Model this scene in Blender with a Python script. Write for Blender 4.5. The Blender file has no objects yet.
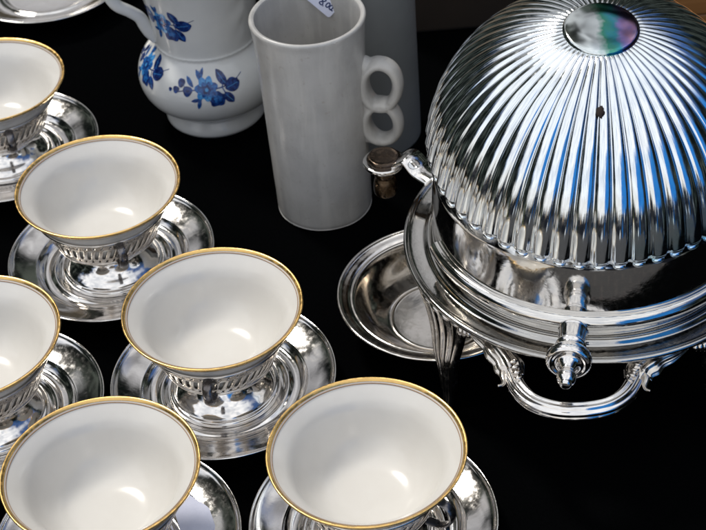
import bpy, bmesh, math, random
from mathutils import Vector, Matrix, noise as mnoise

random.seed(7)
PI = math.pi
R = math.radians
S = bpy.context.scene
COL = S.collection

# ------------------------------------------------------------------ camera
FPX, PITCH, ROLL, CAMH = 1633.9, 0.7104, 0.0857, 0.6686
cd = bpy.data.cameras.new("camera")
cam = bpy.data.objects.new("camera", cd)
COL.objects.link(cam)
S.camera = cam
cd.sensor_width = 36.0
cd.lens = FPX / 706 * 36.0
cd.clip_start, cd.clip_end = 0.05, 500
fw = Vector((0, math.cos(PITCH), -math.sin(PITCH)))
r0 = Vector((1, 0, 0))
u0 = Vector((0, math.sin(PITCH), math.cos(PITCH)))
rr = r0 * math.cos(ROLL) - u0 * math.sin(ROLL)
uu = r0 * math.sin(ROLL) + u0 * math.cos(ROLL)
M = Matrix((rr, uu, -fw)).transposed().to_4x4()
M.translation = Vector((0, 0, CAMH))
cam.matrix_world = M
cd.dof.use_dof = True
cd.dof.focus_distance = 0.87
cd.dof.aperture_fstop = 22

# ------------------------------------------------------------------ light
SUN_EL, SUN_AZ = R(56), R(128)          # azimuth measured from +X, counter-clockwise
sd = Vector((math.cos(SUN_EL) * math.cos(SUN_AZ), math.cos(SUN_EL) * math.sin(SUN_AZ), math.sin(SUN_EL)))
sl = bpy.data.lights.new("sun", 'SUN')
sl.energy, sl.angle, sl.color = 2.3, R(10), (1, 0.95, 0.87)
so = bpy.data.objects.new("sun", sl)
COL.objects.link(so)
so.rotation_euler = (-sd).to_track_quat('-Z', 'Y').to_euler()

W = bpy.data.worlds.new("World")
S.world = W
W.use_nodes = True
nt = W.node_tree
nt.nodes.clear()


class NG:
    def __init__(s, tree):
        s.t = tree

    def n(s, typ, ins=None, **kw):
        nd = s.t.nodes.new(typ)
        for k, v in kw.items():
            setattr(nd, k, v)
        for k, v in (ins or {}).items():
            if isinstance(v, bpy.types.NodeSocket):
                s.t.links.new(v, nd.inputs[k])
            else:
                nd.inputs[k].default_value = v
        return nd

    def m(s, op, a, b=0.0, c=None):
        ins = {0: a, 1: b}
        if c is not None:
            ins[2] = c
        return s.n('ShaderNodeMath', ins, operation=op).outputs[0]

    def ss(s, x, lo, hi):          # smooth step, rising from lo to hi (or falling when lo > hi)
        inv = lo > hi
        nd = s.n('ShaderNodeMapRange', {0: x, 1: min(lo, hi), 2: max(lo, hi), 3: 1.0 if inv else 0.0, 4: 0.0 if inv else 1.0},
                 interpolation_type='SMOOTHSTEP')
        return nd.outputs[0]

    def mix(s, f, a, b):
        nd = s.n('ShaderNodeMix', data_type='RGBA')
        for i, v in ((0, f), (6, a), (7, b)):
            if isinstance(v, bpy.types.NodeSocket):
                s.t.links.new(v, nd.inputs[i])
            else:
                nd.inputs[i].default_value = v
        return nd.outputs[2]

    def noise(s, vec, scale, detail=3, rough=0.5, dist=0.0):
        return s.n('ShaderNodeTexNoise', {'Vector': vec, 'Scale': scale, 'Detail': detail, 'Roughness': rough, 'Distortion': dist}).outputs[0]


g = NG(nt)
tc = g.n('ShaderNodeTexCoord').outputs['Generated']
sep = g.n('ShaderNodeSeparateXYZ', {0: tc})
dx, dy, dz = sep.outputs
sky = g.n('ShaderNodeTexSky', sky_type='NISHITA', sun_disc=False, sun_elevation=SUN_EL,
          sun_rotation=PI / 2 - SUN_AZ, air_density=1.0, dust_density=0.6, ozone_density=1.5).outputs[0]
n1 = g.noise(tc, 2.2, 5, 0.6)
n2 = g.noise(tc, 8.0, 2, 0.45)
n3 = g.noise(tc, 18.0, 2, 0.5)
n4 = g.noise(tc, 6.0, 2, 0.5, 0.6)
wob = g.m('ADD', g.m('MULTIPLY', g.m('SUBTRACT', n1, 0.5), 0.7), g.m('MULTIPLY', g.m('SUBTRACT', n2, 0.5), 0.25))
xw = g.m('ADD', dx, wob)
# a bank of bright cloud from the front, over the zenith, to the back, where it is greyer
yw = g.m('ADD', dy, g.m('MULTIPLY', wob, 0.8))
back = g.ss(yw, 0.12, 0.55)
cl = g.m('MULTIPLY', g.ss(xw, -0.92, -0.74), g.ss(xw, 0.66, 0.40))
cloudcol = g.mix(g.ss(n4, 0.3, 0.7), (7.6, 8.0, 8.7, 1), (12.6, 12.7, 12.9, 1))
greycol = g.mix(g.ss(n4, 0.3, 0.7), (2.4, 2.4, 2.5, 1), (7.0, 7.0, 7.2, 1))
bluesky = g.mix(0.55, sky, g.n('ShaderNodeMix', {6: sky, 7: (0.32, 0.62, 1.15, 1), 0: 1.0}, data_type='RGBA', blend_type='MULTIPLY').outputs[2])
c1 = g.mix(cl, bluesky, g.mix(back, cloudcol, greycol))
# unseen trees left and behind, building fronts low at the back, shaped for reflections
tw = g.m('ADD', g.m('ADD', dx, g.m('MULTIPLY', g.m('SUBTRACT', n4, 0.5), 0.38)), g.m('MULTIPLY', g.m('SUBTRACT', n3, 0.5), 0.05))
bk = g.ss(dy, 0.15, 0.45)
tl = g.m('MULTIPLY', g.ss(g.m('SUBTRACT', g.m('SUBTRACT', tw, g.m('MULTIPLY', bk, 0.36)), g.m('MULTIPLY', g.m('MULTIPLY', bk, g.ss(dz, 0.68, 0.73)), 0.44)), -0.74, -0.88), g.ss(dz, 0.96, 0.90))
tr = g.m('MULTIPLY', g.m('MULTIPLY', g.ss(tw, 0.04, 0.14), g.ss(yw, 0.34, 0.50)), g.ss(dz, 0.72, 0.65))
tl = g.m('MAXIMUM', tl, tr)
lim = g.m('ADD', 0.05, g.m('MULTIPLY', g.ss(dy, -0.35, 0.4), 0.20))
low = g.ss(g.m('SUBTRACT', g.m('ADD', dz, g.m('MULTIPLY', g.m('SUBTRACT', n2, 0.5), 0.22)), lim), 0.03, -0.02)
right = g.m('MULTIPLY', g.ss(tw, 0.66, 0.80), g.ss(g.m('ADD', dz, g.m('MULTIPLY', n2, 0.3)), 0.85, 0.6))
treecol = g.mix(g.ss(n4, 0.45, 0.75), (0.05, 0.07, 0.065, 1), (0.9, 1.05, 0.9, 1))
lowcol = g.mix(g.ss(n1, 0.42, 0.58), (0.7, 0.6, 0.45, 1), (2.4, 1.9, 1.4, 1))
reflwhite = g.mix(n2, (7.0, 6.8, 6.5, 1), (12.0, 11.8, 11.5, 1))  # bright band low in front, added to whiten reflections in the flutes
reflblue = g.mix(n2, (0.10, 1.3, 4.6, 1), (0.5, 3.0, 7.5, 1))  # made-up blue patch at the right, added to colour the silver's reflections
front = g.ss(dy, 0.10, -0.25)
c2 = g.mix(low, c1, g.mix(front, lowcol, reflwhite))
bt = g.m('MULTIPLY', g.ss(xw, 0.13, 0.22), g.m('MULTIPLY', g.ss(g.m('ADD', dz, g.m('MULTIPLY', wob, 0.6)), 0.60, 0.46), g.ss(dy, 0.35, 0.15)))
c2 = g.mix(bt, c2, reflblue)
# people and stalls opposite, below eye level
folk = g.m('MULTIPLY', g.ss(dy, 0.25, -0.05), g.ss(g.m('ADD', dz, g.m('MULTIPLY', g.m('SUBTRACT', n2, 0.5), 0.35)), -0.10, -0.20))
pc = g.n('ShaderNodeTexVoronoi', {'Vector': g.n('ShaderNodeMapping', {0: tc, 3: (9, 9, 3.2)}).outputs[0], 'Scale': 1.0}).outputs['Color']
ph_ = g.n('ShaderNodeSeparateXYZ', {0: pc}).outputs[0]
ramp = g.n('ShaderNodeValToRGB', {0: ph_})
ramp.color_ramp.interpolation = 'CONSTANT'
re_ = ramp.color_ramp.elements
re_[0].position, re_[0].color = 0.0, (0.012, 0.014, 0.02, 1)
re_[1].position, re_[1].color = 0.46, (0.02, 0.11, 0.30, 1)
for pos_, c_ in ((0.60, (0.75, 0.77, 0.80, 1)), (0.70, (0.03, 0.03, 0.03, 1)), (0.82, (0.10, 0.11, 0.03, 1)), (0.91, (0.30, 0.22, 0.15, 1))):
    re_.new(pos_).color = c_
fc_ = g.n('ShaderNodeMix', {6: ramp.outputs[0], 7: (9, 9, 9, 1), 0: 1.0}, data_type='RGBA', blend_type='MULTIPLY').outputs[2]
c2 = g.mix(folk, c2, fc_)
c2 = g.mix(g.m('MAXIMUM', tl, right), c2, treecol)
bg = g.n('ShaderNodeBackground', {0: c2, 1: 0.1})
out = g.n('ShaderNodeOutputWorld')
nt.links.new(bg.outputs[0], out.inputs[0])

S.view_settings.view_transform = 'Standard'
S.view_settings.look = 'None'
S.view_settings.exposure = 0.0
S.view_settings.gamma = 1.0
S.cycles.max_bounces = 10
S.cycles.glossy_bounces = 8
S.cycles.diffuse_bounces = 4


# ------------------------------------------------------------------ materials
def newmat(name):
    m = bpy.data.materials.new(name)
    m.use_nodes = True
    m.node_tree.nodes.clear()
    gg = NG(m.node_tree)
    p = gg.n('ShaderNodeBsdfPrincipled')
    o = gg.n('ShaderNodeOutputMaterial')
    m.node_tree.links.new(p.outputs[0], o.inputs[0])
    return m, gg, p


def lk(gg, sock, p, name):
    gg.t.links.new(sock, p.inputs[name])


def own(gg):
    co = gg.n('ShaderNodeTexCoord').outputs['Object']
    rn = gg.n('ShaderNodeObjectInfo').outputs['Random']
    return gg.n('ShaderNodeVectorMath', {0: co, 1: gg.n('ShaderNodeCombineXYZ', {0: rn, 1: gg.m('MULTIPLY', rn, 3.7), 2: gg.m('MULTIPLY', rn, 1.9)}).outputs[0]}, operation='ADD').outputs[0]


def silver(name, base=(0.90, 0.88, 0.85), tarn=(0.62, 0.52, 0.40), rough=0.07, amount=0.35, bump=0.04):
    m, gg, p = newmat(name)
    co = own(gg)
    a = gg.noise(co, 38, 5, 0.62, 0.6)
    b = gg.noise(co, 260, 4, 0.65)
    c = gg.noise(co, 900, 2, 0.5)
    f = gg.m('MULTIPLY', gg.ss(a, 0.48, 0.72), amount)
    spots = gg.m('MULTIPLY', gg.ss(b, 0.66, 0.74), amount)
    col = gg.mix(gg.m('MAXIMUM', f, spots), (*base, 1), (*tarn, 1))
    lk(gg, col, p, 'Base Color')
    p.inputs['Metallic'].default_value = 1.0
    ro = gg.m('ADD', rough, gg.m('MULTIPLY', gg.ss(b, 0.4, 0.75), rough * 1.3))
    lk(gg, ro, p, 'Roughness')
    h = gg.m('ADD', gg.m('MULTIPLY', a, 4.0), gg.m('ADD', gg.m('MULTIPLY', b, 0.5), gg.m('MULTIPLY', c, 0.1)))
    bp = gg.n('ShaderNodeBump', {'Height': h, 'Strength': bump, 'Distance': 0.001})
    lk(gg, bp.outputs[0], p, 'Normal')
    return m


MS = silver('silver_polished', base=(0.82, 0.80, 0.78), amount=0.16, bump=0.018)
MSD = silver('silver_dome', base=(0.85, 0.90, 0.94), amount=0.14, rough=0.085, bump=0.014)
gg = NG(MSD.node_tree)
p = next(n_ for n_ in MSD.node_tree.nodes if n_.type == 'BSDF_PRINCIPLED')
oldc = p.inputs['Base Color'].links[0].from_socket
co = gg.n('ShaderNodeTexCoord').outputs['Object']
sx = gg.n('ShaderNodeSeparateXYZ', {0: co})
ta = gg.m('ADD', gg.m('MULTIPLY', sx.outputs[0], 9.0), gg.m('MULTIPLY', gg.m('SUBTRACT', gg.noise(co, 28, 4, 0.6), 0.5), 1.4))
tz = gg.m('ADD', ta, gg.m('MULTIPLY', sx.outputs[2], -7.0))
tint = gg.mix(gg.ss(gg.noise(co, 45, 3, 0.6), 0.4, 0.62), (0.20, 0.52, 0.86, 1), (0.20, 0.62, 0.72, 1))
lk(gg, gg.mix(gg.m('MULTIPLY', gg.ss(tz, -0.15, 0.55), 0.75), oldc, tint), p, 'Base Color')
MST = silver('silver_tarnished', base=(0.64, 0.60, 0.55), tarn=(0.26, 0.19, 0.13), rough=0.13, amount=0.7, bump=0.07)
MSR = silver('silver_old', base=(0.50, 0.49, 0.47), tarn=(0.28, 0.24, 0.20), rough=0.07, amount=0.35, bump=0.05)
MSM = silver('silver_dull', base=(0.74, 0.725, 0.70), tarn=(0.46, 0.40, 0.34), rough=0.06, amount=0.2, bump=0.03)
MSB = silver('silver_bowl', base=(0.86, 0.82, 0.77), tarn=(0.66, 0.54, 0.42), rough=0.10, amount=0.22, bump=0.03)
MDT = silver('silver_oxidised', base=(0.20, 0.19, 0.19), tarn=(0.07, 0.055, 0.05), rough=0.22, amount=0.8, bump=0.1)
MSC = silver('screw_bronze', base=(0.085, 0.065, 0.052), tarn=(0.04, 0.028, 0.02), rough=0.2, amount=0.7, bump=0.08)
MBR = silver('brass_nut', base=(0.11, 0.075, 0.045), tarn=(0.04, 0.025, 0.015), rough=0.22, amount=0.7, bump=0.08)
MGOLD = silver('gold_band', base=(0.80, 0.53, 0.20), tarn=(0.60, 0.36, 0.13), rough=0.27, amount=0.5, bump=0.05)


def glazed(name, c0, c1, rough=0.10, coat=0.0, scale=30, bump=0.02, bs=120):
    m, gg, p = newmat(name)
    co = own(gg)
    a = gg.noise(co, scale, 5, 0.6)
    b = gg.noise(co, bs, 4, 0.6)
    lk(gg, gg.mix(gg.ss(a, 0.35, 0.7), (*c0, 1), (*c1, 1)), p, 'Base Color')
    lk(gg, gg.m('ADD', rough, gg.m('MULTIPLY', b, rough * 0.6)), p, 'Roughness')
    p.inputs['Coat Weight'].default_value = coat
    p.inputs['Coat Roughness'].default_value = 0.05
    bp = gg.n('ShaderNodeBump', {'Height': b, 'Strength': bump, 'Distance': 0.001})
    lk(gg, bp.outputs[0], p, 'Normal')
    return m


MPOR = glazed('cream_porcelain', (0.665, 0.646, 0.608), (0.635, 0.612, 0.573), 0.13)
MJUG = glazed('white_porcelain', (0.60, 0.61, 0.605), (0.56, 0.57, 0.57), 0.10)
MMUG = glazed('grey_stoneware', (0.44, 0.432, 0.42), (0.38, 0.373, 0.36), 0.18, scale=45, bump=0.10, bs=420)
gg = NG(MMUG.node_tree)
p = next(n_ for n_ in MMUG.node_tree.nodes if n_.type == 'BSDF_PRINCIPLED')
oc_ = p.inputs['Base Color'].links[0].from_socket
co = own(gg)
st_ = gg.noise(gg.n('ShaderNodeMapping', {0: co, 3: (1, 1, 0.16)}).outputs[0], 95, 4, 0.6, 0.3)
lk(gg, gg.mix(gg.m('MULTIPLY', gg.ss(st_, 0.42, 0.70), 0.55), oc_, (0.54, 0.53, 0.505, 1)), p, 'Base Color')
oc_ = p.inputs['Base Color'].links[0].from_socket
lk(gg, gg.mix(gg.m('MULTIPLY', gg.ss(gg.noise(co, 240, 3, 0.6), 0.62, 0.72), 0.35), oc_, (0.30, 0.27, 0.23, 1)), p, 'Base Color')
MVASE = glazed('slate_glaze', (0.19, 0.20, 0.203), (0.165, 0.175, 0.178), 0.40, scale=20, bump=0.1)
MBLUE = glazed('blue_enamel', (0.005, 0.035, 0.17), (0.025, 0.16, 0.46), 0.12, scale=420)
MBLUE2 = glazed('pale_blue_enamel', (0.03, 0.19, 0.50), (0.08, 0.32, 0.62), 0.12, scale=420)
MNAVY = glazed('navy_enamel', (0.004, 0.010, 0.07), (0.014, 0.06, 0.25), 0.12, scale=420)
MLINE = glazed('brown_line', (0.30, 0.19, 0.12), (0.36, 0.24, 0.15), 0.2)
MTAG = glazed('tag_paper', (0.66, 0.69, 0.84), (0.62, 0.65, 0.80), 0.6, scale=200, bump=0.15, bs=900)
MINK = glazed('ink', (0.02, 0.035, 0.12), (0.03, 0.05, 0.16), 0.5)
MBOX = glazed('dark_brown_board', (0.030, 0.019, 0.011), (0.022, 0.014, 0.008), 0.8, scale=12)
MSPOT = glazed('dark_spot', (0.012, 0.006, 0.004), (0.03, 0.015, 0.01), 0.6)

MCLOTH, gg, p = newmat('black_cloth')
co = gg.n('ShaderNodeTexCoord').outputs['Object']
a = gg.noise(co, 900, 3, 0.7)
lk(gg, gg.mix(a, (0.0006, 0.0007, 0.0008, 1), (0.0022, 0.0024, 0.0027, 1)), p, 'Base Color')
p.inputs['Roughness'].default_value = 1.0
p.inputs['Specular IOR Level'].default_value = 0.0
lk(gg, gg.n('ShaderNodeBump', {'Height': a, 'Strength': 0.5, 'Distance': 0.001}).outputs[0], p, 'Normal')

MWOOD, gg, p = newmat('honey_wood')
co = gg.n('ShaderNodeTexCoord').outputs['Object']
mp = gg.n('ShaderNodeMapping', {0: co, 3: (3, 40, 40)}).outputs[0]
a = gg.noise(mp, 3.0, 5, 0.6, 0.8)
lk(gg, gg.mix(a, (0.20, 0.075, 0.018, 1), (0.42, 0.19, 0.06, 1)), p, 'Base Color')
p.inputs['Roughness'].default_value = 0.45

MPAVE, gg, p = newmat('pavement')
co = gg.n('ShaderNodeTexCoord').outputs['Object']
a = gg.noise(co, 2.5, 6, 0.65)
br = gg.n('ShaderNodeTexBrick', {'Vector': co, 'Color1': (0.042, 0.042, 0.042, 1), 'Color2': (0.034, 0.034, 0.034, 1), 'Mortar': (0.12, 0.1, 0.09, 1), 'Scale': 2.2, 'Mortar Size': 0.012})
lk(gg, gg.mix(gg.m('MULTIPLY', a, 0.6), br.outputs[0], (0.025, 0.024, 0.023, 1)), p, 'Base Color')
p.inputs['Roughness'].default_value = 0.85

# tarnished, faintly rainbow-coloured medallion
MMED, gg, p = newmat('rainbow_tarnished_silver')
co = gg.n('ShaderNodeTexCoord').outputs['Object']
sx = gg.n('ShaderNodeSeparateXYZ', {0: co})
w1 = gg.m('ADD', sx.outputs[0], gg.m('MULTIPLY', gg.m('SUBTRACT', gg.noise(co, 70, 3, 0.6), 0.5), 0.020))
rp = gg.n('ShaderNodeValToRGB', {0: gg.m('ADD', gg.m('MULTIPLY', w1, 24.0), 0.5)})
e = rp.color_ramp.elements
e[0].position, e[0].color = 0.0, (0.70, 0.74, 0.72, 1)
e[1].position, e[1].color = 1.0, (0.46, 0.40, 0.58, 1)
for pos, c in ((0.42, (0.72, 0.78, 0.80, 1)), (0.52, (0.07, 0.30, 0.22, 1)), (0.62, (0.05, 0.28, 0.36, 1)), (0.72, (0.27, 0.22, 0.52, 1)), (0.85, (0.42, 0.24, 0.38, 1))):
    el = e.new(pos)
    el.color = c
lk(gg, rp.outputs[0], p, 'Base Color')
p.inputs['Metallic'].default_value = 1.0
p.inputs['Roughness'].default_value = 0.09


# ------------------------------------------------------------------ mesh helpers
def empty(name, loc, label, cat, group=None, rz=0.0):
    o = bpy.data.objects.new(name, None)
    o.empty_display_size = 0.01
    COL.objects.link(o)
    o.location = loc
    o.rotation_euler = (0, 0, rz)
    tag(o, label, cat, group)
    return o


def tag(o, label=None, cat=None, group=None, kind=None):
    for k, v in (('label', label), ('category', cat), ('group', group), ('kind', kind)):
        if v:
            o[k] = v


def obj(name, bm, mat, parent=None, smooth=True, recalc=True):
    if recalc:
        bmesh.ops.recalc_face_normals(bm, faces=bm.faces[:])
    me = bpy.data.meshes.new(name)
    bm.to_mesh(me)
    bm.free()
    if smooth:
        for f in me.polygons:
            f.use_smooth = True
    me.materials.append(mat)
    o = bpy.data.objects.new(name, me)
    COL.objects.link(o)
    if parent:
        o.parent = parent
    return o


def spl(pts, n=5, closed=False):
    """Catmull-Rom through points of any dimension"""
    P = [Vector(q) for q in pts]
    o = []
    N = len(P)
    rng = range(N) if closed else range(N - 1)
    for i in rng:
        if closed:
            a, b, c, d = P[(i - 1) % N], P[i], P[(i + 1) % N], P[(i + 2) % N]
        else:
            a, b, c, d = P[max(i - 1, 0)], P[i], P[i + 1], P[min(i + 2, N - 1)]
        for k in range(n):
            t = k / n
            o.append(0.5 * ((2 * b) + (c - a) * t + (2 * a - 5 * b + 4 * c - d) * t * t + (3 * b - a - 3 * c + d) * t ** 3))
    if not closed:
        o.append(P[-1])
    return o


def rnd(pts, rad, n=3):
    """round the corners of an open polyline in the r-z plane with a small fillet"""
    P = [Vector(q) for q in pts]
    o = [P[0]]
    for i in range(1, len(P) - 1):
        a, b, c = P[i - 1], P[i], P[i + 1]
        d1, d2 = (a - b), (c - b)
        l = min(rad, d1.length * 0.45, d2.length * 0.45)
        p1, p2 = b + d1.normalized() * l, b + d2.normalized() * l
        for k in range(n + 1):
            t = k / n
            o.append(p1 * (1 - t) ** 2 + b * 2 * t * (1 - t) + p2 * t * t)
    o.append(P[-1])
    return o


def lathe(bm, prof, seg=96, closed=False, mat=None, a0=0.0, a1=None, wob=None):
    full = a1 is None
    n = seg if full else seg + 1
    rings = []
    for r, z in [(q[0], q[1]) for q in prof]:
        if r < 1e-7:
            v = bm.verts.new((0, 0, z))
            rings.append([v] * n)
        else:
            ring = []
            for k in range(n):
                a = (2 * PI * k / seg) if full else a0 + (a1 - a0) * k / seg
                q = r + (wob(a, r, z) if wob else 0)
                ring.append(bm.verts.new((q * math.cos(a), q * math.sin(a), z)))
            rings.append(ring)
    idx = list(range(len(rings)))
    if closed:
        idx.append(0)
    for i, j in zip(idx[:-1], idx[1:]):
        A, B = rings[i], rings[j]
        for k in range(n if full else n - 1):
            l = (k + 1) % n
            vs = []
            for v in (A[k], A[l], B[l], B[k]):
                if v not in vs:
                    vs.append(v)
            if len(vs) > 2:
                try:
                    bm.faces.new(vs)
                except ValueError:
                    pass
    if mat is not None:
        done = set()
        for rg in rings:
            for v in rg:
                if v not in done:
                    done.add(v)
                    v.co = mat @ v.co
    return rings


def frames(path):
    P = [Vector(q) for q in path]
    T = []
    for i in range(len(P)):
        T.append((P[min(i + 1, len(P) - 1)] - P[max(i - 1, 0)]).normalized())
    return P, T


def sweep(bm, path, sect, up=Vector((0, 0, 1)), scale=None, cap=True):
    """sweep section(list of (side, up)) along a path; scale(t)->(sx, sy)"""
    P, T = frames(path)
    rings = []
    for i, (q, t) in enumerate(zip(P, T)):
        s = t.cross(up)
        if s.length < 1e-4:
            s = t.cross(Vector((1, 0, 0)))
        s.normalize()
        u = s.cross(t)
        sx, sy = scale(i / (len(P) - 1)) if scale else (1, 1)
        rings.append([bm.verts.new(q + s * a * sx + u * b * sy) for a, b in sect])
    n = len(sect)
    for A, B in zip(rings[:-1], rings[1:]):
        for k in range(n):
            bm.faces.new((A[k], A[(k + 1) % n], B[(k + 1) % n], B[k]))
    if cap:
        bm.faces.new(rings[0])
        bm.faces.new(rings[-1][::-1])
    return rings


def circ(r, n=12, sy=1.0, lobes=0, amp=0.0):
    return [((r + amp * r * math.cos(lobes * 2 * PI * k / n)) * math.cos(2 * PI * k / n), (r + amp * r * math.cos(lobes * 2 * PI * k / n)) * math.sin(2 * PI * k / n) * sy) for k in range(n)]


def ball(bm, c, r, sx=1, sy=1, sz=1, seg=14, rot=None):
    m = Matrix.Translation(c) @ (rot.to_4x4() if rot else Matrix()) @ Matrix.Diagonal((r * sx, r * sy, r * sz, 1))
    bmesh.ops.create_uvsphere(bm, u_segments=seg, v_segments=seg // 2 + 2, radius=1, matrix=m)


def box(bm, c, s, rz=0.0, bev=0.0):
    m = Matrix.Translation(c) @ Matrix.Rotation(rz, 4, 'Z') @ Matrix.Diagonal((*s, 1))
    r = bmesh.ops.create_cube(bm, size=1, matrix=m)
    if bev:
        es = list({e for v in r['verts'] for e in v.link_edges})
        bmesh.ops.bevel(bm, geom=es, offset=bev, segments=2, affect='EDGES', profile=0.7)


# ------------------------------------------------------------------ setting
bm = bmesh.new()
bmesh.ops.create_grid(bm, x_segments=4, y_segments=4, size=1.2, matrix=Matrix.Translation((0, 0, -0.75)))
o = obj('ground', bm, MPAVE, smooth=False)
tag(o, kind='structure')

bm = bmesh.new()
NX, NY = 90, 70
X0, X1, Y0, Y1 = -0.62, 0.62, 0.478, 1.55
vs = []
for j in range(NY + 1):
    row = []
    for i in range(NX + 1):
        x = X0 + (X1 - X0) * i / NX
        y = Y0 + (Y1 - Y0) * j / NY
        row.append(bm.verts.new((x, y, -0.0006 - 0.0005 * abs(mnoise.noise((x * 9, y * 9, 0))))))
    vs.append(row)
for j in range(NY):
    for i in range(NX):
        bm.faces.new((vs[j][i], vs[j][i + 1], vs[j + 1][i + 1], vs[j + 1][i]))
# the cloth hangs down all round in soft folds
loop = [vs[0][i] for i in range(NX + 1)] + [vs[j][NX] for j in range(1, NY + 1)] + [vs[NY][i] for i in range(NX - 1, -1, -1)] + [vs[j][0] for j in range(NY - 1, 0, -1)]
prev = loop
cx, cy = (X0 + X1) / 2, (Y0 + Y1) / 2
for s in range(1, 9):
    cur = []
    for k, v in enumerate(loop):
        d = Vector((v.co.x - cx, v.co.y - cy, 0)).normalized()
        w = 0.004 + 0.018 * (s / 8) * (1 + math.sin(k * 0.55))
        cur.append(bm.verts.new(v.co + d * w + Vector((0, 0, -0.74 * s / 8))))
    for k in range(len(loop)):
        l = (k + 1) % len(loop)
        bm.faces.new((prev[k], prev[l], cur[l], cur[k]))
    prev = cur
tb = empty('table', (0, 0, 0), 'table draped in plain black cloth under all the tableware', 'table')
obj('tablecloth', bm, MCLOTH, tb)

# ------------------------------------------------------------------ cups on saucers
HOLDER_SLOTS = 48


def saucer_parts(t):
    top = [(0, 0.0058), (0.029, 0.0058), (0.0338, 0.0062), (0.0356, 0.0072), (0.0368, 0.0077), (0.0380, 0.0073), (0.0400, 0.0065), (0.0435, 0.0068), (0.0465, 0.0088),
           (0.0480, 0.0104), (0.0492, 0.0108), (0.0560, 0.0127), (0.0620, 0.0150), (0.0634, 0.0163), (0.0645, 0.0168), (0.0650, 0.0162), (0.0644, 0.0154)]
    bot = [(0.0620, 0.0138), (0.0490, 0.0094), (0.0440, 0.0050), (0.0380, 0.0038), (0.0362, 0.0030), (0.0358, 0.0), (0.0342, 0.0), (0.0338, 0.0036), (0, 0.0040)]
    bm = bmesh.new()
    lathe(bm, [tuple(q) for q in spl(top, 4)] + rnd(bot, 0.0008, 2), 128)
    return obj('dish', bm, MS, t)


def holder_parts(t):
    # stepped foot and stem, standing on the saucer's flat middle
    prof = [(0.0, 0.0066), (0.0290, 0.0066), (0.0316, 0.0062), (0.0321, 0.0074), (0.0313, 0.0090), (0.0296, 0.0096), (0.0288, 0.0106), (0.0268, 0.0124), (0.0244, 0.0142), (0.0222, 0.0164),
            (0.0204, 0.0190), (0.0194, 0.0214), (0.0196, 0.0234), (0.0212, 0.0254), (0.0244, 0.0276), (0.0280, 0.0300), (0.0304, 0.0322)]
    bm = bmesh.new()
    lathe(bm, spl(prof, 4), 96)
    foot = obj('foot', bm, MS, t)
    # pierced band
    bm = bmesh.new()
    NA, NV = HOLDER_SLOTS * 8, 22
    def rz(v):
        z = 0.0322 + v * (0.0536 - 0.0322)
        r = 0.0306 + 0.0094 * (v ** 0.80)
        return r, z
    ring = []
    for j in range(NV + 1):
        r, z = rz(j / NV)
        ring.append([bm.verts.new((r * math.cos(2 * PI * (k + j * 0.45) / NA), r * math.sin(2 * PI * (k + j * 0.45) / NA), z)) for k in range(NA)])
    for j in range(NV):
        v = (j + 0.5) / NV
        for k in range(NA):
            u = (k % 8 + 0.5) / 8 - 0.5
            u2 = ((k + 4) % 8 + 0.5) / 8 - 0.5
            hole = (0.28 < v < 0.74 and abs(u) < 0.24 * math.sqrt(max(0.0, 1 - ((v - 0.51) / 0.25) ** 2)) + 0.05)
            hole = hole or (0.10 < v < 0.22 and abs(u2) < 0.15) or (0.80 < v < 0.89 and abs(u2) < 0.14)
            if hole:
                continue
            l = (k + 1) % NA
            bm.faces.new((ring[j][k], ring[j][l], ring[j + 1][l], ring[j + 1][k]))
    bmesh.ops.recalc_face_normals(bm, faces=bm.faces[:])
    bmesh.ops.solidify(bm, geom=bm.faces[:], thickness=0.0007)
    for v in [v for v in bm.verts if not v.link_faces]:
        bm.verts.remove(v)
    obj('pierced_band', bm, MST, t)
    # beaded top rim and lower rim
    bm = bmesh.new()
    lathe(bm, [(0.0401 + 0.0010 * math.cos(a), 0.0540 + 0.0010 * math.sin(a)) for a in [2 * PI * i / 10 for i in range(10)]], 96, closed=True)
    lathe(bm, [(0.0310 + 0.0009 * math.cos(a), 0.0326 + 0.0009 * math.sin(a)) for a in [2 * PI * i / 10 for i in range(10)]], 96, closed=True)
    obj('top_rim', bm, MST, t)
    # ear handle in the +X direction, turned with the holder
    path = spl([(0.0405, 0, 0.0530), (0.0436, 0, 0.0552), (0.0482, 0, 0.0530), (0.0498, 0, 0.0475), (0.0470, 0, 0.0415), (0.0415, 0, 0.0375), (0.0345, 0, 0.0364)], 6)
    bm = bmesh.new()
    sweep(bm, path, [(a * 0.0010, b * 0.0027) for a, b in circ(1, 14)], up=Vector((0, 1, 0)),
          scale=lambda q: (1, 1))
    # a flat strap: swap so the wide side lies across
    h = obj('handle', bm, MDT, t)
    return foot


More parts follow.
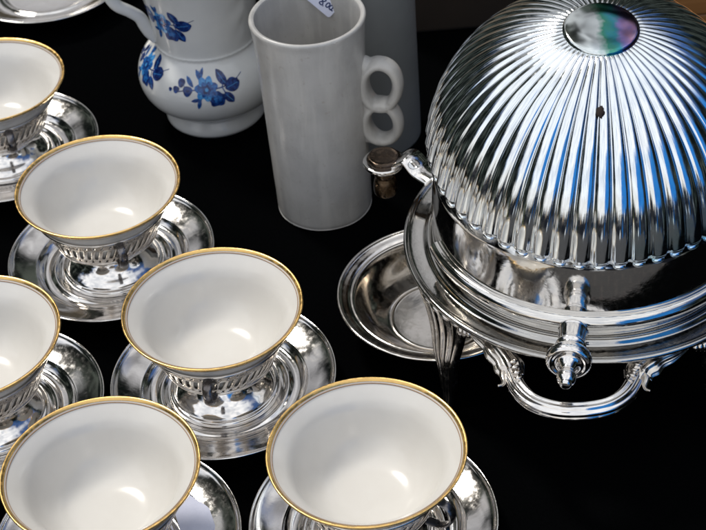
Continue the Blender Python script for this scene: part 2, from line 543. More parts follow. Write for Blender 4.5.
def cup_parts(t):
    inn = [(0, 0.0340), (0.0110, 0.0341), (0.0180, 0.0347), (0.0235, 0.0366), (0.0280, 0.0400), (0.0316, 0.0445), (0.0344, 0.0496), (0.0366, 0.0546), (0.0385, 0.0588), (0.0406, 0.0621), (0.0432, 0.0647), (0.0462, 0.0672), (0.0492, 0.0697)]
    outp = [(0.0492, 0.0697), (0.0497, 0.0700), (0.0500, 0.0695), (0.0490, 0.0678), (0.0462, 0.0648), (0.0432, 0.0620), (0.0408, 0.0585), (0.0388, 0.0535), (0.0364, 0.0475), (0.0332, 0.0412), (0.0300, 0.0354), (0.0250, 0.0328), (0.0205, 0.0322), (0.0200, 0.0316), (0.0180, 0.0316), (0.0175, 0.0325), (0, 0.0325)]
    bm = bmesh.new()
    lathe(bm, spl(inn, 5)[:-1] + spl(outp, 4), 128)
    obj('bowl', bm, MPOR, t)
    bm = bmesh.new()
    lathe(bm, [(0.04800, 0.06884), (0.04800, 0.06902), (0.04915, 0.06985), (0.04970, 0.07018), (0.05022, 0.06995), (0.05036, 0.0695), (0.04970, 0.0681), (0.0488, 0.06770), (0.0490, 0.0686), (0.0485, 0.0688)], 128, closed=True)
    obj('gold_rim', bm, MGOLD, t)
    bm = bmesh.new()
    lathe(bm, [(0.04705, 0.0679), (0.04703, 0.06832), (0.04737, 0.06858), (0.0475, 0.0683)], 128, closed=True)
    obj('inner_line', bm, MLINE, t)


def kids(o):
    return [c for c in bpy.data.objects if c.parent == o]


def dup(root, loc, rz, label):
    r = root.copy()
    COL.objects.link(r)
    r.location = loc
    r.rotation_euler = (0, 0, rz)
    r['label'] = label
    for ch in kids(root):
        c = ch.copy()
        COL.objects.link(c)
        c.parent = r
        for q in kids(ch):
            d = q.copy()
            COL.objects.link(d)
            d.parent = c
    return r


GS, GH, GC = 'round silver saucers under the cups', 'pierced silver cup holders on the saucers', 'gold rimmed cream porcelain cups'
spots = [   # x, y, handle azimuth, words for saucer, holder, cup
    (-0.0793, 0.6715, -95, 'in the middle, below the cup nearest the tall grey mug'),
    (-0.1504, 0.7912, -72, 'second back, left of the tall grey mug'),
    (-0.0008, 0.5561, -38, 'front right, nearest to the covered silver dish'),
    (-0.1341, 0.5578, -105, 'front left, the saucer holding a pale paper slip'),
    (-0.2122, 0.6646, -135, 'cut by the left edge, halfway down'),
    (-0.2311, 0.9163, -70, 'cut by the left edge, farthest back'),
]
lab_s = ['silver saucer wholly in view between the two front cups and the second cup back',
         'silver saucer wholly in view on the left, under the second cup from the back',
         'silver saucer at the bottom, closest to the handle of the domed dish',
         'silver saucer at the bottom with a pale paper slip lying on it',
         'silver saucer cut by the left edge, its cup halfway down the photo',
         'silver saucer cut by the left edge, under the farthest back cup']
lab_h = ['pierced silver holder under the central cup, dark ear handle towards the viewer',
         'pierced silver holder left of the tall grey mug, its handle pointing to the middle cup',
         'pierced silver holder under the front right cup, mostly hidden by the flared rim',
         'pierced silver holder standing on the saucer that holds a paper slip',
         'pierced silver holder under the cup cut off halfway down the left edge',
         'pierced silver holder under the farthest back cup at the left edge']
lab_c = ['gold rimmed cream cup in the centre of the group, wholly visible, behind both front cups',
         'gold rimmed cream cup wholly in view left of the tall grey mug',
         'gold rimmed cream cup at the front, closest to the domed silver dish',
         'gold rimmed cream cup at the bottom left corner above the paper slip',
         'gold rimmed cream cup cut by the left edge, halfway down',
         'gold rimmed cream cup cut by the left edge, farthest back in the row']
for i, (x, y, hz, _w) in enumerate(spots):
    if i == 0:
        s0 = empty('saucer', (x, y, 0), lab_s[0], 'saucer', GS)
        saucer_parts(s0)
        h0 = empty('cup_holder', (x, y, 0), lab_h[0], 'cup holder', GH, R(hz))
        holder_parts(h0)
        c0 = empty('cup', (x, y, 0), lab_c[0], 'cup', GC)
        cup_parts(c0)
    else:
        dup(s0, (x, y, 0), 0.7 * i, lab_s[i])
        dup(h0, (x, y, 0), R(hz), lab_h[i])
        c_ = dup(c0, (x, y, 0), 0.9 * i, lab_c[i])
        c_.rotation_euler = (R(0.5 * math.sin(2.3 * i)), R(0.5 * math.cos(1.7 * i)), 0.9 * i)
dup(s0, (-0.221, 1.135, 0), 1.1, 'empty silver saucer at the top left corner, only its front edge in view')

# ------------------------------------------------------------------ covered silver dish
DX, DY = 0.134, 0.704
dish = empty('covered_dish', (DX, DY, 0), 'silver dish with ribbed dome cover, reeded side handle and tall legs on black cloth', 'covered dish')


def pol(r, az, z):
    return Vector((r * math.cos(R(az)), r * math.sin(R(az)), z))


# body bowl and moulded flange
bm = bmesh.new()
flange = [(0, 0.0380), (0.05, 0.0385), (0.078, 0.0440), (0.0900, 0.0530), (0.0950, 0.0610), (0.0965, 0.0640), (0.0985, 0.0650), (0.0995, 0.0662), (0.0990, 0.0674), (0.1010, 0.0682), (0.1030, 0.0690), (0.1042, 0.0700),
          (0.1046, 0.0712), (0.1042, 0.0722), (0.1032, 0.0726), (0.1020, 0.0722), (0.1010, 0.0717), (0.0990, 0.0716), (0.0945, 0.0718), (0.0930, 0.0720), (0.0922, 0.0728), (0.0914, 0.0742), (0.0902, 0.0748), (0.0888, 0.0744), (0.0880, 0.0732),
          (0.0874, 0.0730), (0.0870, 0.0740), (0.0868, 0.0800), (0.0866, 0.0850), (0.0850, 0.0850), (0.0850, 0.0700), (0.076, 0.055), (0.05, 0.0435), (0, 0.0430)]
lathe(bm, spl(flange, 3), 192)
body = obj('dish_body', bm, MSR, dish)

# rolled rim: an arc open at the notch on the left
bm = bmesh.new()
rp = []
for k in range(26):
    a = PI * 1.55 * k / 25 - PI * 0.5
    rp.append((0.0890 + 0.0042 * math.cos(a), 0.0860 + 0.0046 * math.sin(a)))
lathe(bm, rp + [(0.0890 + (q[0] - 0.0890) * 0.86, 0.0860 + (q[1] - 0.0860) * 0.86) for q in rp[::-1]], 150, closed=True, a0=R(-168), a1=R(-36))
obj('rolled_rim', bm, MSM, dish)
# plain collar on which the dome rides
bm = bmesh.new()
lathe(bm, spl([(0.0882, 0.0745), (0.0881, 0.0880), (0.0877, 0.0980), (0.0871, 0.1080), (0.0865, 0.1160), (0.0860, 0.1200), (0.0850, 0.1222), (0.0835, 0.1215), (0.0842, 0.1050), (0.0838, 0.0745)], 4), 192)
obj('collar', bm, MSM, dish)

# dome: hemisphere of forty-eight convex flutes on a plain round cover, tipped a little forward
DC = Vector((0, 0, 0.132))
dome = bpy.data.objects.new('dome_cover', None)
NF, SUB = 54, 14
RV, AMP = 0.0869, 0.0030
bm = bmesh.new()
TH = [R(11.5)] + [R(12.4 + (82.0 - 12.4) * i / 54) for i in range(55)] + [R(82 + 5.2 * i / 16) for i in range(1, 17)] + [R(88 + 40 * i / 16) for i in range(0, 17)]
TE = R(86.6)
rings = []
for th in TH:
    ring = []
    half = PI / NF * RV
    for k in range(NF * SUB):
        u = ((k % SUB) + 0.5) / SUB * 2 - 1
        ph = 2 * PI * (k + 0.5) / (NF * SUB)
        s = math.sin(th)
        prof = max(0.0, 1 - abs(u) ** 2.4) ** 0.62
        h = AMP * (s ** 1.15) * prof * (1 + 0.18 * math.exp(-((TE - th) * RV / 0.006) ** 2))
        de = (TE - th) * RV
        if de <= 0:
            h = 0.0
        elif de < 0.0034:
            q = 1 - de / 0.0034
            lim = max(0.0, 1 - q * q) ** 0.5
            ww = lim ** 0.5
            h = AMP * (max(0.0, 1 - (abs(u) / max(ww, 1e-3)) ** 2.4) ** 0.62 if abs(u) < ww else 0.0) * min(1.0, lim * 1.15)
        if th < R(13.2):
            h *= max(0.0, (th - R(12.2)) / R(1.0))
        rr_ = RV + h
        ring.append(bm.verts.new((rr_ * s * math.cos(ph), rr_ * s * math.sin(ph), rr_ * math.cos(th))))
    rings.append(ring)
n = NF * SUB
for A, B in zip(rings[:-1], rings[1:]):
    for k in range(n):
        bm.faces.new((A[k], A[(k + 1) % n], B[(k + 1) % n], B[k]))
# a small rounded scallop closes each flute
sc_ = bmesh.new()
for k in range(NF):
    ph = 2 * PI * (k + 0.5) / NF
    c = Vector((math.cos(ph), math.sin(ph), 0)) * (RV + 0.0002) + Vector((0, 0, RV * math.cos(R(87.6))))
    m_ = Matrix.Translation(c) @ Matrix.Rotation(ph, 4, 'Z') @ Matrix.Rotation(R(-20), 4, 'Y') @ Matrix.Diagonal((0.0022, 0.0034, 0.0018, 1))
    bmesh.ops.create_uvsphere(sc_, u_segments=16, v_segments=10, radius=1, matrix=m_)
tmp_ = bpy.data.meshes.new('scallops')
sc_.to_mesh(tmp_)
sc_.free()
bm.from_mesh(tmp_)
bpy.data.meshes.remove(tmp_)
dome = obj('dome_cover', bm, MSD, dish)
dome.location = DC
dome.rotation_euler = (R(9.3), R(-0.1), 0)
bm = bmesh.new()
zc = RV * math.cos(R(12.4))
lathe(bm, spl([(0, zc + 0.0034), (0.010, zc + 0.0031), (0.0168, zc + 0.0022), (0.0186, zc + 0.0016), (0.0194, zc + 0.0004), (0.0192, zc - 0.0012), (0.0180, zc - 0.0020)], 4), 96)
obj('medallion', bm, MMED, dome)
# a dark chip in the plating
bm = bmesh.new()
cdir = Vector((-0.082, -0.535, 0.841)).normalized()
bmesh.ops.create_icosphere(bm, subdivisions=3, radius=1)
for v in bm.verts:
    q = 1 + 0.6 * mnoise.noise(v.co * 1.7 + Vector((3, 1, 2)))
    v.co = Vector((v.co.x * 0.0017 * q, v.co.y * 0.0028 * q, v.co.z * 0.0009))
rot = cdir.to_track_quat('Z', 'Y').to_matrix().to_4x4()
bmesh.ops.transform(bm, matrix=Matrix.Translation(cdir * (RV + 0.0019)) @ rot, verts=bm.verts[:])
obj('plating_chip', bm, MSPOT, dome)

# legs: a fan of reeds under the flange that runs down to a narrow foot
def make_leg(az, lean):
    bm = bmesh.new()
    NS, NVv = 60, 30
    front, back = [], []
    for j in range(NVv + 1):
        t = j / NVv
        z = 0.0684 * (1 - t)
        r = 0.1024 - 0.0020 * math.sin(min(1, t * 2.2) * PI) + 0.0035 * t + 0.0040 * max(0, (t - 0.84) / 0.16) ** 2
        hw = 0.0195 * (1 - t) ** 1.75 + 0.0030
        ctr = math.radians(lean) * (1 - t) ** 1.5
        fr, bk = [], []
        for k in range(NS + 1):
            u = k / NS * 2 - 1
            reed = abs(math.cos(u * PI * 2.5)) ** 0.7 * (0.0022 - 0.0008 * t)
            a = ctr + u * hw / r
            q = r + reed - 0.0016 * u * u
            fr.append(bm.verts.new((q * math.cos(a), q * math.sin(a), z)))
            q = r - 0.0030 - 0.0016 * u * u
            bk.append(bm.verts.new((q * math.cos(a), q * math.sin(a), z)))
        front.append(fr)
        back.append(bk)
    for j in range(NVv):
        for k in range(NS):
            bm.faces.new((front[j][k], front[j][k + 1], front[j + 1][k + 1], front[j + 1][k]))
            bm.faces.new((back[j][k], back[j + 1][k], back[j + 1][k + 1], back[j][k + 1]))
        bm.faces.new((front[j][0], front[j + 1][0], back[j + 1][0], back[j][0]))
        bm.faces.new((front[j][NS], back[j][NS], back[j + 1][NS], front[j + 1][NS]))
    for k in range(NS):
        bm.faces.new((front[0][k], back[0][k], back[0][k + 1], front[0][k + 1]))
        bm.faces.new((front[NVv][k], front[NVv][k + 1], back[NVv][k + 1], back[NVv][k]))
    # scroll beside the fan and rolled toe
    for i in range(3):
        a = math.radians(lean) + (1 if lean < 0 else -1) * (0.215 + 0.028 * i)
        ball(bm, Vector((0.1015 * math.cos(a), 0.1015 * math.sin(a), 0.0640 + 0.0008 * i)), 0.0030 - 0.0005 * i, 0.9, 0.9, 1.2, 14)
    ball(bm, Vector((0.1105, 0, 0.0022)), 0.0044, 1.2, 1.0, 0.5, 14)
    o = obj('leg', bm, MST, dish)
    o.rotation_euler = (0, 0, R(az))
    return o


for az, lean in ((-146, -7.5), (-58, 7.5), (34, -7.5), (122, 7.5)):
    make_leg(az, lean)

# side handle: reeded bow with leaf ends
pts = [(-0.0568, -0.0870, 0.0610), (-0.0558, -0.0950, 0.0600), (-0.0536, -0.1065, 0.0600), (-0.0473, -0.1172, 0.0600), (-0.0359, -0.1240, 0.0600), (-0.0224, -0.1260, 0.0600),
       (-0.0102, -0.1243, 0.0600), (-0.0009, -0.1185, 0.0600), (0.0054, -0.1098, 0.0600), (0.0092, -0.1006, 0.0605), (0.0105, -0.0950, 0.0615)]
bm = bmesh.new()
sec = []
for k in range(48):
    a = 2 * PI * k / 48
    q = 0.0050 * (0.92 + 0.10 * math.cos(a * 8 + PI))
    sec.append((q * math.cos(a), q * math.sin(a)))
sweep(bm, spl(pts, 10), sec)
hand = obj('handle', bm, MS, dish)


def leaf(path, w0, sgn):
    """acanthus cuff: a ridged, swelling leaf that hugs the flange and ends in curls over the handle"""
    bm = bmesh.new()
    P = spl(path, 8)
    sec = []
    for k in range(60):
        a = 2 * PI * k / 60
        q = 1 + 0.13 * math.cos(a * 9)
        sec.append((w0 * q * math.cos(a), w0 * 0.70 * q * math.sin(a)))

    def sc(t):
        w = 0.16 + 0.98 * math.sin(PI * 0.80 * t ** 1.25)
        w *= 1 + 0.07 * math.sin(t * 26)
        return (w, w)
    sweep(bm, P, sec, scale=sc)
    end = Vector(path[-1])
    d = (Vector(path[-1]) - Vector(path[-2])).normalized()
    side = d.cross(Vector((0, 0, 1))).normalized()
    # little curled volutes along the top of the cuff
    for i in range(4):
        c = end + d * (0.0036 * (i - 2)) + Vector((0, 0, 0.0046 - 0.0002 * i)) + side * (0.0012 * sgn)
        r = 0.0021 - 0.00015 * i
        ring = [c + (side * math.cos(a) + Vector((0, 0, 0.6)) * math.sin(a) + d * math.sin(a) * 0.8) * r for a in [2 * PI * k / 14 for k in range(12)]]
        sweep(bm, ring, circ(0.0008, 8))
        bmesh.ops.create_uvsphere(bm, u_segments=10, v_segments=6, radius=0.0009, matrix=Matrix.Translation(c))
    # lobes that stand off either side, the outer one long and curled
    away = 1 if side.dot(Vector((sgn, 0, 0))) > 0 else -1
    for sd_, ln in ((away, 0.62),):
        o_ = side * sd_ + Vector((0, 0, 0.35 if ln < 1 else 0))
        curl = [end - d * 0.008 + o_ * 0.0030, end - d * 0.002 + o_ * 0.0055, end + d * 0.004 * ln + o_ * 0.0062, end + d * 0.0085 * ln + o_ * 0.0078, end + d * 0.0100 * ln + o_ * 0.0105]
        sweep(bm, spl(curl, 6), circ(0.0019, 12, 0.8), scale=lambda t: (1.3 - t * 1.0, 1.3 - t * 1.0))
    return obj('leaf_end', bm, MST, hand)


leaf([(-0.0745, -0.0610, 0.0660), (-0.0723, -0.0655, 0.0655), (-0.0652, -0.0735, 0.0640), (-0.0594, -0.0832, 0.0625), (-0.0560, -0.0920, 0.0608), (-0.0550, -0.0985, 0.0602)], 0.0066, -1)
leaf([(0.0380, -0.0905, 0.0662), (0.0322, -0.0941, 0.0655), (0.0222, -0.0968, 0.0640), (0.0145, -0.1000, 0.0628), (0.0092, -0.1035, 0.0612), (0.0066, -0.1080, 0.0602)], 0.0066, 1)

# pivot knob: barrel, milled wheel and finial, pointing straight out
ax = pol(1, -104.4, 0)
mk = Matrix.Translation(pol(0.0890, -104.4, 0.0840)) @ ax.to_track_quat('Z', 'Y').to_matrix().to_4x4()
knob = [(q_[0] * 1.18, q_[1] * 1.10) for q_ in [(0, -0.002), (0.0042, -0.002), (0.0048, 0.0004), (0.0040, 0.0016), (0.0052, 0.0030), (0.0062, 0.0040), (0.0066, 0.0052), (0.0062, 0.0062), (0.0060, 0.0140), (0.0066, 0.0150), (0.0068, 0.0162),
        (0.0060, 0.0172), (0.0060, 0.0196), (0.0075, 0.0206), (0.0092, 0.0222), (0.0098, 0.0240), (0.0099, 0.0262), (0.0093, 0.0276), (0.0078, 0.0282), (0.0062, 0.0276), (0.0046, 0.0284), (0.0034, 0.0306), (0.0030, 0.0326),
        (0.0038, 0.0342), (0.0043, 0.0362), (0.0038, 0.0384), (0.0026, 0.0398), (0.0026, 0.0408), (0.0018, 0.0418), (0, 0.0420)]]
bm = bmesh.new()
lathe(bm, spl(knob, 3), 96, mat=mk, wob=lambda a, r, z: (0.00014 * math.cos(a * 48) if r > 0.0104 else 0))
obj('pivot_knob', bm, MS, dish)

# clamp at the left: bent arm, collar and thumb screw
AZ = 148.5
cl = pol(0.1290, AZ + 0.5, 0.0835)
bm = bmesh.new()
arm = [pol(0.0930, AZ + 3, 0.0855), pol(0.1040, AZ + 1, 0.0865), pol(0.1125, AZ, 0.0915), pol(0.1200, AZ, 0.0865), pol(0.1275, AZ, 0.0842)]
sweep(bm, spl(arm, 6), [(-0.0068, -0.0010), (0, -0.0013), (0.0068, -0.0010), (0.0074, 0), (0.0068, 0.0012), (0, 0.0016), (-0.0068, 0.0012), (-0.0074, 0)], scale=lambda t: (1.25 - 0.35 * t, 1))
lathe(bm, spl([(0, -0.0012), (0.0090, -0.0014), (0.0106, -0.0008), (0.0108, 0.0006), (0.0098, 0.0014), (0, 0.0016)], 3), 48, mat=Matrix.Translation(cl) @ Matrix.Scale(1.15, 4))
clamp = obj('clamp_arm', bm, MS, dish)
bm = bmesh.new()
lathe(bm, rnd([(0, 0.0010), (0.0086, 0.0012), (0.0088, 0.0036), (0.0076, 0.0046), (0.0062, 0.0043), (0, 0.0045)], 0.0008, 3), 48, mat=Matrix.Translation(cl) @ Matrix.Scale(1.15, 4), wob=lambda a, r, z: 0.0002 * math.cos(a * 6) if r > 0.008 else 0)
obj('screw_head', bm, MSC, clamp)
bm = bmesh.new()
lathe(bm, spl([(0, -0.0012), (0.0056, -0.0012), (0.0060, -0.0050), (0.0052, -0.0080), (0.0040, -0.0092), (0.0056, -0.0110), (0.0062, -0.0150), (0.0060, -0.0185), (0.0046, -0.0200), (0, -0.0202)], 3), 48, mat=Matrix.Translation(cl) @ Matrix.Scale(1.15, 4))
obj('screw_nut', bm, MBR, clamp)

# ------------------------------------------------------------------ small silver bowl under the dish
bl = empty('bowl', (0.0490, 0.7180, 0), 'shallow silver bowl with flat rim, half under the covered dish', 'bowl')
bp_ = [(0, 0.0050), (0.0270, 0.0050), (0.0282, 0.0054), (0.0296, 0.0048), (0.0330, 0.0062), (0.0400, 0.0105), (0.0455, 0.0165), (0.0490, 0.0222), (0.0510, 0.0240), (0.0522, 0.0238), (0.0540, 0.0246), (0.0575, 0.0256), (0.0588, 0.0266),
       (0.0600, 0.0264), (0.0600, 0.0252), (0.0580, 0.0242), (0.0530, 0.0228), (0.0500, 0.0216), (0.0465, 0.0150), (0.0410, 0.0088), (0.0330, 0.0036), (0.0300, 0.0020), (0.0295, 0.0), (0.0280, 0.0), (0.0275, 0.0030), (0, 0.0034)]
bm = bmesh.new()
lathe(bm, spl(bp_, 3), 128)
obj('basin', bm, MSB, bl)

# ------------------------------------------------------------------ tall grey mug
mg = empty('mug', (-0.0147, 0.8433, 0), 'tall plain grey stoneware mug with a handle of two stacked finger rings', 'mug')
mo = [(0, 0.0008), (0.0280, 0.0006), (0.0300, 0.0010), (0.0307, 0.0030), (0.0309, 0.0100), (0.0318, 0.0500), (0.0326, 0.0900), (0.0334, 0.1200), (0.0344, 0.1360), (0.0353, 0.1420), (0.0352, 0.1436), (0.0342, 0.1444), (0.0328, 0.1440), (0.0319, 0.1428),
      (0.0314, 0.1370), (0.0308, 0.1250), (0.0302, 0.0900), (0.0296, 0.0500), (0.0288, 0.0120), (0.0265, 0.0075), (0, 0.0070)]
bm = bmesh.new()
lathe(bm, spl(mo, 5), 128, wob=lambda a, r, z: (0.00018 * mnoise.noise((math.cos(a) * 2, math.sin(a) * 2, z * 90)) + 0.00022 * math.cos(2 * a + 1)) if r > 0.02 else 0)
obj('body', bm, MMUG, mg)
bm = bmesh.new()


def ring_loop(cx_, zc_, hx_, hz_, ra, rb, ear=0.0):
    P = []
    for k in range(40):
        a = 2 * PI * k / 40
        P.append(Vector((cx_ + hx_ * math.cos(a) + ear * math.sin(a) * max(0, math.cos(a)), 0, zc_ + hz_ * math.sin(a))))
    sec = [(a * ra, b * rb) for a, b in circ(1, 16)]
    rg = []
    for i in range(40):
        t = (P[(i + 1) % 40] - P[i - 1]).normalized()
        s = Vector((0, 1, 0))
        u = s.cross(t)
        w = 1.0 + 0.35 * max(0, -math.cos(2 * PI * i / 40))
        rg.append([bm.verts.new(P[i] + s * a * w + u * b) for a, b in sec])
    for i in range(40):
        A, B = rg[i], rg[(i + 1) % 40]
        for k in range(16):
            bm.faces.new((A[k], A[(k + 1) % 16], B[(k + 1) % 16], B[k]))


ring_loop(0.0424, 0.0960, 0.0108, 0.0158, 0.0066, 0.0037, 0.0014)
ring_loop(0.0418, 0.0686, 0.0104, 0.0140, 0.0064, 0.0036, -0.0008)
for zc_, rz_ in ((0.1100, 0.0060), (0.0830, 0.0080), (0.0580, 0.0056)):
    ball(bm, Vector((0.0330, 0, zc_)), 1.0, 0.0052, 0.0066, rz_, 20)
ball(bm, Vector((0.0445, 0, 0.0826)), 1.0, 0.0048, 0.0046, 0.0044, 16)
h = obj('handle', bm, MMUG, mg)
h.rotation_euler = (0, 0, R(-14))
md = h.modifiers.new('join', 'REMESH')
md.mode, md.voxel_size, md.use_smooth_shade = 'VOXEL', 0.0006, True
md = h.modifiers.new('soften', 'SMOOTH')
md.factor, md.iterations = 0.5, 14


# price tag hung inside the mug
def strokes(bm, lines, w, z):
    for ln in lines:
        P = [Vector((x, y, z)) for x, y in ln]
        sweep(bm, spl(P, 4) if len(P) > 2 else P, [(-w, -0.00005), (w, -0.00005), (w, 0.00008), (-w, 0.00008)])


def roundrect(bm, w, h, r, th, bend=0.0):
    pts = []
    for cx_, cy_, a0_ in ((w - r, h - r, 0), (-w + r, h - r, 90), (-w + r, -h + r, 180), (w - r, -h + r, 270)):
        for k in range(19):
            a = R(a0_ + 5 * k)
            pts.append((cx_ + r * math.cos(a), cy_ + r * math.sin(a)))
    top = [bm.verts.new((x, y, th / 2)) for x, y in pts]
    bot = [bm.verts.new((x, y, -th / 2)) for x, y in pts]
    bm.faces.new(top)
    bm.faces.new(bot[::-1])
    for k in range(len(pts)):
        l = (k + 1) % len(pts)
        bm.faces.new((top[k], bot[k], bot[l], top[l]))


tg = empty('price_tag', (-0.0035, 0.8715, 0.1385), 'small pale price tag with handwritten figures hanging inside the grey mug', 'price tag')
nrm = Vector((0.05, -0.97, 0.24)).normalized()
q = nrm.to_track_quat('Z', 'Y')
tg.rotation_mode = 'QUATERNION'
tg.rotation_quaternion = q @ Matrix.Rotation(R(-47), 4, 'Z').to_quaternion()
bm = bmesh.new()
roundrect(bm, 0.0115, 0.0085, 0.0018, 0.0004)
obj('card', bm, MTAG, tg, smooth=False)
bm = bmesh.new()
eight = [(0.0012 * math.sin(2 * t) * 1.2 - 0.0005, 0.0026 * math.cos(t)) for t in [2 * PI * k / 14 for k in range(15)]]
def oval(cx_, cy_, rx, ry):
    return [(cx_ + rx * math.cos(2 * PI * k / 10), cy_ + ry * math.sin(2 * PI * k / 10)) for k in range(11)]
strokes(bm, [[(x_ * 0.85 + 0.0018, y_ * 0.85 - 0.0030) for x_, y_ in l_] for l_ in [eight, oval(0.0042, 0.0004, 0.0012, 0.0018), oval(0.0072, 0.0006, 0.0012, 0.0017), [(0.0016, -0.0022), (0.0020, -0.0026)], [(0.0078, -0.001), (0.0098, -0.0008)]]], 0.00038, 0.00030)
obj('handwriting', bm, MINK, tg, smooth=False)

# paper slip on the front left saucer
ps = empty('paper_slip', (-0.0940, 0.5690, 0.0097), 'pale lavender paper slip lying across the saucer of the front left cup', 'paper slip')
ps.rotation_euler = (0, R(-9), R(15))
bm = bmesh.new()
roundrect(bm, 0.0090, 0.0205, 0.0088, 0.0003)
obj('sheet', bm, MTAG, ps, smooth=False)

# ------------------------------------------------------------------ floral jug
JX, JY = -0.0870, 0.9590
jg = empty('floral_jug', (JX, JY, 0), 'white porcelain jug with painted blue flowers behind the cups', 'jug')
jo = [(0, 0.0010), (0.0300, 0.0), (0.0340, 0.0004), (0.0356, 0.0026), (0.0350, 0.0058), (0.0330, 0.0090), (0.0318, 0.0112), (0.0332, 0.0130), (0.0395, 0.0172), (0.0455, 0.0230), (0.0492, 0.0300), (0.0504, 0.0375), (0.0492, 0.0450), (0.0455, 0.0520),
      (0.0405, 0.0572), (0.0368, 0.0606), (0.0353, 0.0630), (0.0358, 0.0652), (0.0352, 0.0672), (0.0358, 0.0760), (0.0372, 0.0900), (0.0400, 0.1060), (0.0445, 0.1220), (0.0462, 0.1300), (0.0452, 0.1312), (0.0430, 0.1220), (0.0385, 0.1060), (0.0355, 0.0900), (0.0338, 0.0700), (0.0345, 0.060), (0.0470, 0.0440), (0.0470, 0.030), (0.0330, 0.0160), (0, 0.0130)]
JP = spl(jo, 4)
bm = bmesh.new()


def jug_wob(a, r, z):
    d = 0.0
    if 0.0628 < z < 0.0665 and r > 0.034:
        d += 0.00025 * math.cos(a * 60)
    if z > 0.07 and r > 0.035:      # moulded leaf below the spout, right-hand side
        e = math.exp(-((a - R(318)) / 0.22) ** 2) * min(1, (z - 0.07) / 0.015)
        d += e * 0.0012 * (0.5 + 0.5 * math.cos((z * 260) + 9 * abs(a - R(318))))
        d += 0.010 * math.exp(-((a - R(335)) / 0.45) ** 2) * max(0, (z - 0.100) / 0.03) ** 1.5
    return d


lathe(bm, JP, 160, wob=jug_wob)
obj('body', bm, MJUG, jg)
path = spl([(-0.0330, 0, 0.0690), (-0.0372, 0, 0.0740), (-0.0402, 0, 0.0800), (-0.0430, 0, 0.0870), (-0.0490, 0, 0.0930), (-0.0570, 0, 0.1000), (-0.0610, 0, 0.1120), (-0.0570, 0, 0.1220), (-0.0430, 0, 0.1230)], 7)
bm = bmesh.new()
sweep(bm, path, circ(0.0052, 16, 0.75), up=Vector((0, 1, 0)), scale=lambda t: (1.05 - 0.25 * math.sin(t * PI), 1.0))
h = obj('handle', bm, MJUG, jg)
h.rotation_euler = (0, 0, R(12))


def jug_r(z):
    best = 0.03
    for a, b in zip(JP[:-1], JP[1:]):
        if a[1] <= z <= b[1] and a[0] > best:
            t = (z - a[1]) / max(1e-9, b[1] - a[1])
            best = a[0] + (b[0] - a[0]) * t
            break
    return best


def on_jug(az, z, off=0.00018):
    """az in radians from +X; surface point a hair proud of the glaze"""
    r = jug_r(z) + off
    return Vector((r * math.cos(az), r * math.sin(az), z))


def blob(bm, az0, z0, rad, asp=1.0, rot=0.0, petals=0, amp=0.0, off=0.00018, n=28, point=0.0):
    """a painted patch: polygon in (arc length, height) laid on the jug"""
    rr0 = jug_r(z0)
    def P(x, y):
        X_ = x * math.cos(rot) - y * math.sin(rot)
        Y_ = x * math.sin(rot) + y * math.cos(rot)
        return on_jug(az0 + X_ / rr0, z0 + Y_, off)
    c = bm.verts.new(P(0, 0))
    rings_ = []
    for f in (0.5, 1.0):
        rg_ = []
        for k in range(n):
            a = 2 * PI * k / n
            q = rad * f * (1 + amp * math.cos(petals * a))
            x = q * math.cos(a)
            y = q * math.sin(a) * asp * (1 - point * abs(math.cos(a)) ** 3)
            rg_.append(bm.verts.new(P(x, y)))
        rings_.append(rg_)
    for k in range(n):
        l = (k + 1) % n
        bm.faces.new((c, rings_[0][k], rings_[0][l]))
        bm.faces.new((rings_[0][k], rings_[1][k], rings_[1][l], rings_[0][l]))


def stem(bm, pts, w=0.0003, off=0.00015):
    Q = spl(pts, 5)
    rg_ = []
    for i, q in enumerate(Q):
        d = (Q[min(i + 1, len(Q) - 1)] - Q[max(i - 1, 0)])
        az, z = q
        nrm_ = Vector((-d[1], d[0] * 0.045, 0))
        L = math.hypot(nrm_.x, nrm_.y) or 1
        dz_ = (d[0] * 0.045) / L * w
        da_ = -(d[1]) / L * w / 0.045
        rg_.append((bm.verts.new(on_jug(az + da_, z + dz_, off)), bm.verts.new(on_jug(az - da_, z - dz_, off))))
    for a, b in zip(rg_[:-1], rg_[1:]):
        bm.faces.new((a[0], a[1], b[1], b[0]))


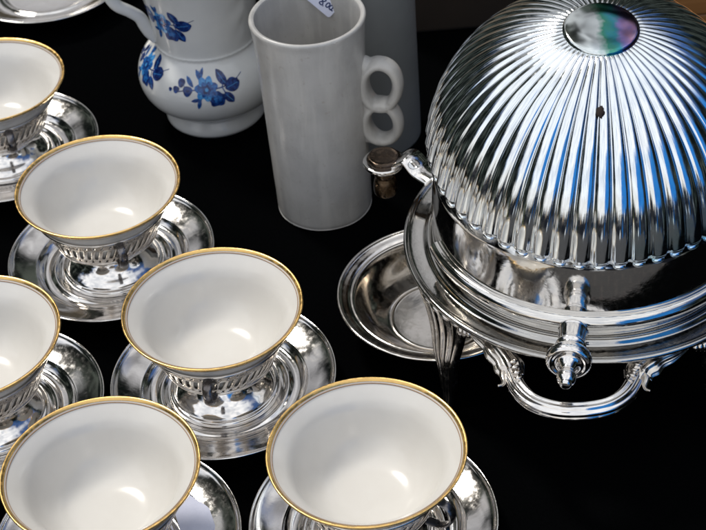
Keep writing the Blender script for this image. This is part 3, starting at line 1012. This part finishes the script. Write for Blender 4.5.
def spray(az, z, s=1.0, mirror=1):
    """one painted spray: open rose, dark rose, leaves, buds on a stalk"""
    parts = []
    def A(x): return az + mirror * x * s / 0.05
    def Z(y): return z + y * s * 0.86
    d, l, p_ = bmesh.new(), bmesh.new(), bmesh.new()
    # stems
    for pts in ([(-0.0180, -0.0020), (-0.0120, -0.0005), (-0.006, 0.0)], [(0.004, 0), (0.010, 0.0006), (0.0185, 0.003)], [(0.009, 0.0005), (0.010, 0.004)], [(0.009, 0.0), (0.0105, -0.004)], [(-0.003, -0.004), (-0.004, -0.0095)]):
        stem(d, [(A(x), Z(y)) for x, y in pts], 0.00028 * s)
    for k in range(7):
        a_ = 2 * PI * k / 7 + 0.3
        blob(p_ if k % 3 else l, A(0.0037 * math.cos(a_)), Z(0.0035 * math.sin(a_)), 0.0027 * s, 0.85, a_, 3, 0.08, off=0.00018 + 0.00001 * k)
    for k in range(6):
        a_ = 2 * PI * k / 6
        blob(l, A(0.0023 * math.cos(a_)), Z(0.0022 * math.sin(a_)), 0.0018 * s, 0.8, a_, 3, 0.1, off=0.00028 + 0.00001 * k)
        stem(d, [(A(0.0030 * math.cos(a_ + 0.5)), Z(0.0029 * math.sin(a_ + 0.5))), (A(0.0040 * math.cos(a_ + 0.6)), Z(0.0039 * math.sin(a_ + 0.6))), (A(0.0052 * math.cos(a_ + 0.5)), Z(0.0049 * math.sin(a_ + 0.5)))], 0.00012 * s, 0.00036)
    blob(d, A(0.0002), Z(-0.0001), 0.0022 * s, 1, 0, 5, 0.15, off=0.00034)
    blob(p_, A(0.0002), Z(0.0001), 0.0009 * s, 1, 0, 5, 0.15, off=0.00042)
    blob(d, A(0.0055), Z(-0.0062), 0.0046 * s, 0.85, 0.3, 5, 0.12, off=0.00022)
    blob(l, A(0.0057), Z(-0.0060), 0.0022 * s, 0.8, 0.3, 5, 0.2, off=0.0003)
    # leaves
    for x, y, ra, asp, ro in ((0.0095, 0.0050, 0.0040, 0.55, 2.1), (0.0150, 0.0004, 0.0043, 0.75, 0.2), (0.0118, -0.0062, 0.0038, 0.6, -1.0), (-0.0045, 0.0068, 0.0028, 0.38, 2.2), (-0.0028, 0.0075, 0.0026, 0.36, 1.2),
                              (-0.0060, -0.0060, 0.0028, 0.36, 0.2), (-0.0044, -0.0085, 0.0030, 0.36, 1.3), (-0.0098, 0.0040, 0.0030, 0.36, -0.8)):
        blob(d if x > 0 else l, A(x), Z(y), ra * s, asp, ro * mirror, 0, 0, point=0.55)
        cx_, cy_ = math.cos(ro), math.sin(ro)
        stem(p_ if x > 0 else d, [(A(x - ra * 0.8 * cx_), Z(y - ra * 0.8 * cy_)), (A(x), Z(y)), (A(x + ra * 0.75 * cx_), Z(y + ra * 0.75 * cy_))], 0.00011 * s, 0.00030)
    for pts in ([(-0.0110, -0.0006), (-0.0130, 0.0018), (-0.0148, 0.0032)], [(0.0150, 0.0010), (0.0185, 0.0030), (0.0225, 0.0048)], [(0.0105, 0.0010), (0.0150, 0.0028), (0.0190, 0.0026)], [(-0.0040, 0.0030), (-0.0044, 0.0060), (-0.0040, 0.0090)]):
        stem(d, [(A(x), Z(y)) for x, y in pts], 0.00016 * s)
    # buds
    for x, y, ra in ((-0.0108, -0.0008, 0.0026), (-0.0148, 0.0032, 0.0020), (-0.0176, -0.0006, 0.0018), (-0.0212, -0.0010, 0.0010)):
        blob(d, A(x), Z(y), ra * s, 0.95, 0.4, 3, 0.1)
    for b_, m_ in ((d, MNAVY), (l, MBLUE), (p_, MBLUE2)):
        parts.append(b_)
    return parts


def painted(name, az, z, s, mirror=1):
    d, l, p_ = spray(az, z, s, mirror)
    o = obj(name, p_, MBLUE2, jg)
    obj('petals', l, MBLUE, o)
    obj('leaves', d, MNAVY, o)


painted('painted_flowers', R(-91), 0.0495, 1.28)
painted('painted_flowers', R(-160), 0.0530, 1.2)
painted('painted_flowers', R(-132), 0.0930, 1.45)

# ------------------------------------------------------------------ things further back
vs_ = empty('grey_jar', (0.0225, 0.9180, 0), 'tall slate grey cylindrical jar standing behind the grey mug', 'jar')
bm = bmesh.new()
lathe(bm, spl([(0, 0.001), (0.028, 0), (0.0318, 0.0015), (0.0325, 0.006), (0.0325, 0.08), (0.0325, 0.150), (0.0320, 0.156), (0.0305, 0.157), (0.0295, 0.152), (0.0290, 0.08), (0.0285, 0.012), (0, 0.010)], 4), 96)
obj('body', bm, MVASE, vs_)

bx = empty('dark_box', (0.090, 1.085, 0), 'very dark brown wooden box behind the dome', 'box')
bm = bmesh.new()
box(bm, (0, 0, 0.0602), (0.092, 0.10, 0.12), 0, 0.003)
obj('case', bm, MBOX, bx)
bm = bmesh.new()
box(bm, (0, 0, 0.1260), (0.096, 0.104, 0.010), 0, 0.002)
obj('lid', bm, MBOX, bx)

wd = empty('wooden_tray', (0.330, 1.120, 0), 'honey brown wooden tray at the top right corner behind the dome', 'tray')
bm = bmesh.new()
box(bm, (0, 0, 0.0062), (0.26, 0.22, 0.011), 0, 0.002)
obj('board', bm, MWOOD, wd)
for cx_, cy_, sx_, sy_ in ((0, -0.106, 0.26, 0.010), (0, 0.106, 0.26, 0.010), (-0.126, 0, 0.010, 0.2005), (0.126, 0, 0.010, 0.2005)):
    bm = bmesh.new()
    box(bm, (cx_, cy_, 0.0231), (sx_, sy_, 0.0225), 0, 0.002)
    obj('rail', bm, MWOOD, wd)
